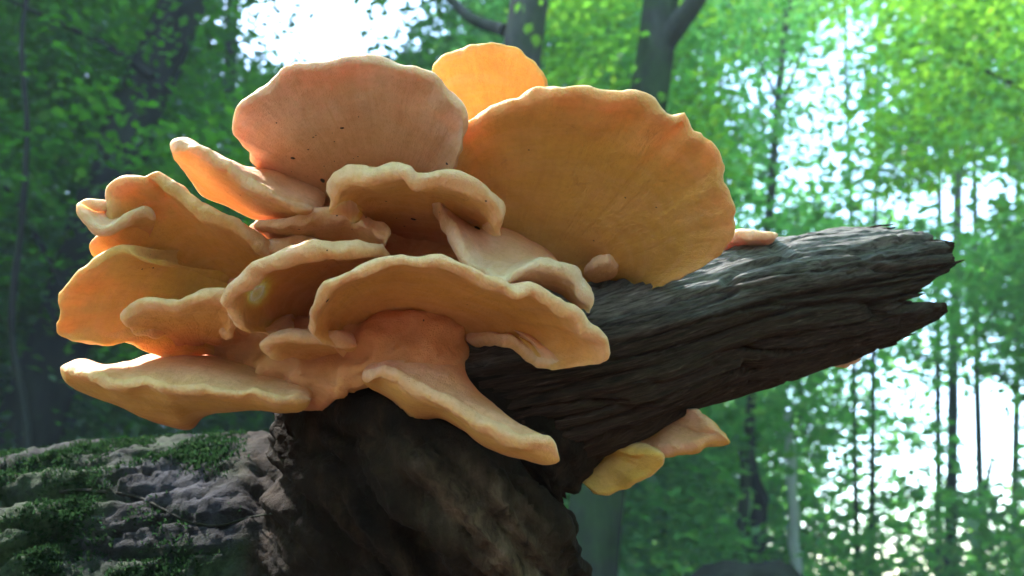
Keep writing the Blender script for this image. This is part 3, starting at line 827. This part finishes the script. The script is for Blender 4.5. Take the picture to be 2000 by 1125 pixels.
# big stems near by
tree('beech_tree', 'stout grey beech trunk rising straight behind the topmost yellow fungus fan', (868, 1000), (1030, 0), 6.0, .43, layer=0, mat=M_BEECH,
     limbs=[[(985, 60, 0, .06), (900, 20, .3, .05), (800, -120, .6, .03)]])
tree('beech_tree', 'green stained beech trunk forking above the great right fungus fan', (1162, 1000), (1268, 150), 5.6, .37, layer=0, mat=M_MOSSY, taper=.6,
     limbs=[[(1262, 150, 0, .10), (1300, 80, -.1, .10), (1352, 10, -.2, .085), (1420, -100, -.3, .07)]])
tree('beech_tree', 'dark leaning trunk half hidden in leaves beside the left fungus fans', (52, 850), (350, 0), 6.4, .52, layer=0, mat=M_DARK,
     limbs=[[(300, 150, -.2, .04), (200, 85, -.4, .028), (60, 20, -.8, .018), (-60, -40, -1, .01)], [(120, 560, -.3, .03), (60, 440, -.5, .022), (0, 350, -.8, .014)],
            [(330, 170, 0, .03), (370, 80, -.1, .02), (385, 20, -.2, .012)]])
tree('oak_tree', 'leafy tree overhanging the branch end with bright near leaves', (2190, 1000), (2200, 200), 7.4, .35, layer=0, mat=M_MOSSY,
     limbs=[[(2150, 250, 0, .05), (1950, 150, -.2, .03), (1800, 90, -.5, .014)]])
tree('young_beech_tree', 'thin dark sapling stem in front of the leaning trunk', (30, 860), (55, 80), 5.2, .06, layer=0, mat=M_DARK, top=6, wob=.08)
# middle distance
tree('dead_tree', 'pale barkless dead stem broken off beneath green leaves', (1556, 1110), (1545, 890), 14, .20, top=3.35, layer=-1, mat=M_PALE, wob=.03, taper=.75, lump=.2)
tree('broken_tree', 'short black broken snag beside the pale dead stem', (1474, 1010), (1466, 900), 12, .27, top=2.6, layer=-1, mat=M_DARK, wob=.10, lump=.7, taper=.8)
tree('beech_tree', 'slim grey forked tree seen through the gaps above the branch', (1500, 420), (1528, 90), 11, .15, layer=1,
     limbs=[[(1512, 240, 0, .045), (1545, 160, 0, .03), (1570, 90, 0, .015)], [(1516, 190, 0, .035), (1480, 110, 0, .02), (1460, 40, 0, .012)]])
tree('beech_tree', 'mottled grey trunk standing under the lowest left fungus shelf', (118, 870), (160, 735), 10, .19, layer=1, mat=M_BEECH)
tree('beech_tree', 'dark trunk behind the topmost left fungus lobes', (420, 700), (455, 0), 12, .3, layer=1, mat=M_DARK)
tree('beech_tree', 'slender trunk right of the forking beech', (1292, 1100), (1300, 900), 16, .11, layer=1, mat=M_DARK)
tree('beech_tree', 'grey trunk behind the broken branch end', (2060, 1000), (2040, 300), 13, .24, layer=1)
tree('young_beech_tree', 'left one of two thin twin stems past the pale dead stem', (1675, 1125), (1672, 990), 18, .12, layer=2, mat=M_DARK, group='thin stems')
tree('young_beech_tree', 'right one of two thin twin stems past the pale dead stem', (1701, 1125), (1703, 990), 18, .13, layer=2, mat=M_DARK, group='thin stems')
tree('beech_tree', 'thin far stem next to a thicker one under the bright sky gap', (1832, 1100), (1833, 880), 21, .17, layer=2, group='far trees')
tree('beech_tree', 'thickest far trunk under the bright sky gap', (1856, 1110), (1862, 800), 20, .27, layer=2, group='far trees')
tree('beech_tree', 'far slender trunk that forks low under the sky gap', (1917, 1090), (1914, 950), 22, .2, layer=2, group='far trees',
     limbs=[[(1916, 1000, 0, .08), (1926, 950, 0, .07), (1936, 900, 0, .05)]])
tree('beech_tree', 'far straight trunk at the wood edge past the sky gap', (1980, 1110), (1984, 850), 24, .22, layer=2, group='far trees')
tree('beech_tree', 'far grey trunk among bushy leaves left of the pale dead stem', (1400, 1100), (1402, 900), 23, .2, layer=2, group='far trees')
tree('beech_tree', 'distant trunk glimpsed between the left fungus shelves', (250, 850), (262, 700), 20, .2, layer=2, group='far trees')
tree('beech_tree', 'distant trunk seen past the fork of the green stained beech', (1400, 700), (1392, 0), 24, .3, layer=2, group='far trees')

def fill_foliage():
    rng = np.random.default_rng(11)
    # (layer, Y range, sprays, leaf length, leaves per spray, spray length, clump size)
    specs = [(0, 5.2, 8.8, 9800, .095, 18, .75, 1.1), (1, 9, 16, 17000, .16, 16, 1.3, 1.7), (2, 16, 30, 17000, .30, 14, 2.2, 3.0)]
    for (lay, y0, y1, n, leaf, nl, length, clump) in specs:
        px = rng.uniform(-420, 2420, n * 3); py = np.where(px < 420, rng.uniform(-600, 1180, n * 3), rng.uniform(-260, 1180, n * 3))  # left crowns carried on above the frame, added there to shade the left
        Y = rng.uniform(y0, y1, n * 3)
        r = FWD[None] + RIGHT[None] * ((px - 1000) / F)[:, None] + UP[None] * ((562.5 - py) / F)[:, None]
        c = CAM + r * (Y / r[:, 1])[:, None]
        k = keep_prob(px, py, .15 * length * F / Y)
        cl = fbm(c / clump, 3, 70 + lay)
        k = k * np.clip(0.55 + 1.7 * cl, 0.04, 1)
        if lay == 0:        # near leaves: only left and upper right, some at the top centre
            zone = np.clip((560 - px) / 160, 0, 1) + np.clip((px - 1560) / 160, 0, 1) * np.clip((430 - py) / 120, 0, 1) + 0.55 * np.clip((px - 1020) / 60, 0, 1) * np.clip((1480 - px) / 120, 0, 1) * np.clip((420 - py) / 150, 0, 1)
            tx = 52 + (850 - py) * .3506          # keep the leaning trunk in view
            k = k * np.where((Y < 6.4) & (((np.abs(px - 1025) < 95) & (py < 190)) | ((np.abs(px - 1272) < 80) & (py < 230))), .05, 1)
            k = k * np.clip(zone, 0, 1) * np.where(py > 700, .45, 1) * np.where((np.abs(px - tx) < 85) & (Y < 6.8), np.where(py > 380, .06, .4), 1)
        # clear air in front of the pale dead stem and the black snag
        k = k * np.where((Y < 14.5) & (((px - 1552) / 95) ** 2 + ((py - 1030) / 150) ** 2 < 1), 0, 1) * np.where((Y < 12.5) & (((px - 1470) / 80) ** 2 + ((py - 960) / 75) ** 2 < 1), 0.0, 1)
        if lay == 1:
            k = k * np.where((py > 720) & (px > 1050), .35, 1.0)
        if lay == 2:
            k = k * np.where(px > 1000, np.where(py < 300, .55, .8), 1.0)
        ok = (rng.uniform(0, 1, n * 3) < k) & (c[:, 2] > 0.35)
        c = c[ok][:n]
        T = [t for t in TREES if t['layer'] == lay]
        xy = np.array([t['xy'] for t in T])
        who = np.argmin(((c[:, None, :2] - xy[None]) ** 2).sum(-1) + rng.normal(0, 1.0, (len(c), len(T))), 1)
        for j, t in enumerate(T):
            cc = c[who == j]
            if len(cc) < 5: continue
            V, sh = sprays(cc, leaf, nl, length, rng)
            t['V'].append(V); t['sh'].append(sh)
    for t in TREES:
        if t['V']:
            link('crown', leaf_mesh('crown', np.vstack(t['V']), np.concatenate(t['sh'])), M_LEAF_SHADED if t['xy'][0] < -1.2 else (M_LEAF_LIT if t['layer'] > 0 else M_LEAF), t['root'])
    # the far-off wood: one green mass behind everything
    n = 9000
    px = rng.uniform(-700, 2700, n); py = 1150 - np.abs(rng.normal(0, 1, n)) * 330
    Y = rng.uniform(32, 70, n)
    r = FWD[None] + RIGHT[None] * ((px - 1000) / F)[:, None] + UP[None] * ((562.5 - py) / F)[:, None]
    c = CAM + r * (Y / r[:, 1])[:, None]
    k = keep_prob(px, py, .15 * 4 * F / Y) * np.clip(.6 + 1.5 * fbm(c / 7, 3, 90), .05, 1)
    c = c[(rng.uniform(0, 1, n) < k) & (c[:, 2] > .4)]
    # leaf ring added out of view all round, blocking horizon skylight; closes side views too
    n = 9500
    an = np.where(rng.uniform(0, 1, n) < .5, rng.uniform(math.radians(52), math.radians(308), n), np.where(rng.uniform(0, 1, n) < .5, rng.uniform(math.radians(38), math.radians(95), n), rng.uniform(math.radians(265), math.radians(322), n))); rad = rng.uniform(14, 24, n)
    e = np.stack([np.sin(an) * rad, np.cos(an) * rad, .3 + np.where(an < math.pi, 6, 15) * rng.uniform(0, 1, n) ** 1.2], -1)
    e = e[rng.uniform(0, 1, n) < np.clip(.7 + 1.2 * fbm(e / 4, 3, 95), .1, 1)]
    c = np.vstack([c, e])
    V, sh = sprays(c, .45, 14, 4.0, rng)
    o = link('distant_wood', leaf_mesh('distant_wood', V, sh), M_LEAF)
    o['kind'] = 'stuff'; o['label'] = 'far off mass of green woodland leaves behind the trees, plus an added light blocking ring'; o['category'] = 'woodland'
fill_foliage()

# unseen trees added behind and over the camera to block frontal skylight
def shade_canopy():
    rng = np.random.default_rng(5)
    n = 7000
    c = np.stack([rng.uniform(-13, 13, n), rng.uniform(-13, 4.5, n), rng.uniform(3.2, 9.5, n)], -1)
    q = c - np.array([-.1, .65, .85]); q = norm(q)
    gd = norm(np.array(sdir) + np.array([0, .1, .8]))       # opening cut in the added canopy to let top light in
    gap = q @ gd
    cl = fbm(c / 1.8, 3, 44)
    k = np.clip(.55 + 1.6 * cl, .05, 1) * (gap < math.cos(math.radians(37)))
    qx, qy, qd = proj(c)
    seen = (qd > 0) & (qx > -500) & (qx < 2500) & (qy > -420)
    c = c[(rng.uniform(0, 1, n) < k) & ~seen]
    spots = [((-3.4, -2.0), 'unseen beech tree added behind the photographer left of the log to block light'), ((3.6, -1.2), 'unseen beech tree added behind the photographer right of the log to block light'), ((0.6, -6.0), 'unseen beech tree added well behind the photographer to block light')]
    who = np.argmin(((c[:, None, :2] - np.array([p for p, _ in spots])[None]) ** 2).sum(-1), 1)
    for j, (p, lab) in enumerate(spots):
        root = thing('beech_tree', lab, 'tree', (*p, 0), 'woodland trees')
        b = np.array([*p, -.15])
        v, q, tr = tube([b, b + [0.03, 0, 2.5], b + [.1, .1, 6], b + [.1, .3, 10]], [.26, .2, .16, .08], 18, 40, lump=.1, seed=j)
        link('trunk', mesh_from('trunk', v, q, tr), M_BEECH, root)
        V, sh = sprays(c[who == j], .22, 14, 1.6, rng)
        link('crown', leaf_mesh('crown', V, sh), M_LEAF, root)
shade_canopy()

# woodland air
def haze():
    me = mesh_from('haze', [(x, y, z) for x in (-75, 75) for y in (-20, 85) for z in (-2.5, 60)], [(0,1,3,2),(4,6,7,5),(0,4,5,1),(2,3,7,6),(0,2,6,4),(1,5,7,3)], smooth=False)
    o = link('haze', me, None)
    o['kind'] = 'stuff'
    m = bpy.data.materials.new('woodland_air'); m.use_nodes = True
    n = m.node_tree.nodes; n.remove(n['Principled BSDF'])
    pv = n.new('ShaderNodeVolumePrincipled')
    pv.inputs['Color'].default_value = (0.74, 0.92, 1.0, 1); pv.inputs['Density'].default_value = 0.0042; pv.inputs['Anisotropy'].default_value = -0.2
    m.node_tree.links.new(pv.outputs[0], n['Material Output'].inputs['Volume'])
    me.materials.append(m)
haze()

# dark mound of an old stump at the foot of the pale stem
def make_stump():
    p = PY(1462, 1128, 6.0)
    root = thing('mossy_stump', 'dark rounded mossy stump low in front of the pale dead stem', 'stump', (p[0], p[1], 0))
    zz = np.array([-.1, .05, .2, .35, .48, .57, .63, .66, .675, .68])
    rr = np.array([.52, .48, .44, .42, .40, .37, .31, .22, .11, .01])
    th = np.linspace(0, 2 * np.pi, 48, endpoint=False)
    a = np.stack([np.repeat(rr[:, None], 48, 1) * np.cos(th), np.repeat(rr[:, None], 48, 1) * np.sin(th), np.repeat(zz[:, None], 48, 1) + 0 * th], -1)
    a = a + np.stack([.09 * fbm(a * 6 + k * 3, 4, 60 + k) for k in range(3)], -1)
    me = mesh_from('stump_body', a.reshape(-1, 3) + np.array([p[0], p[1], 0]), grid_quads(10, 48, wrap_v=True))
    link('stump_body', me, M_DARK, root)
make_stump()
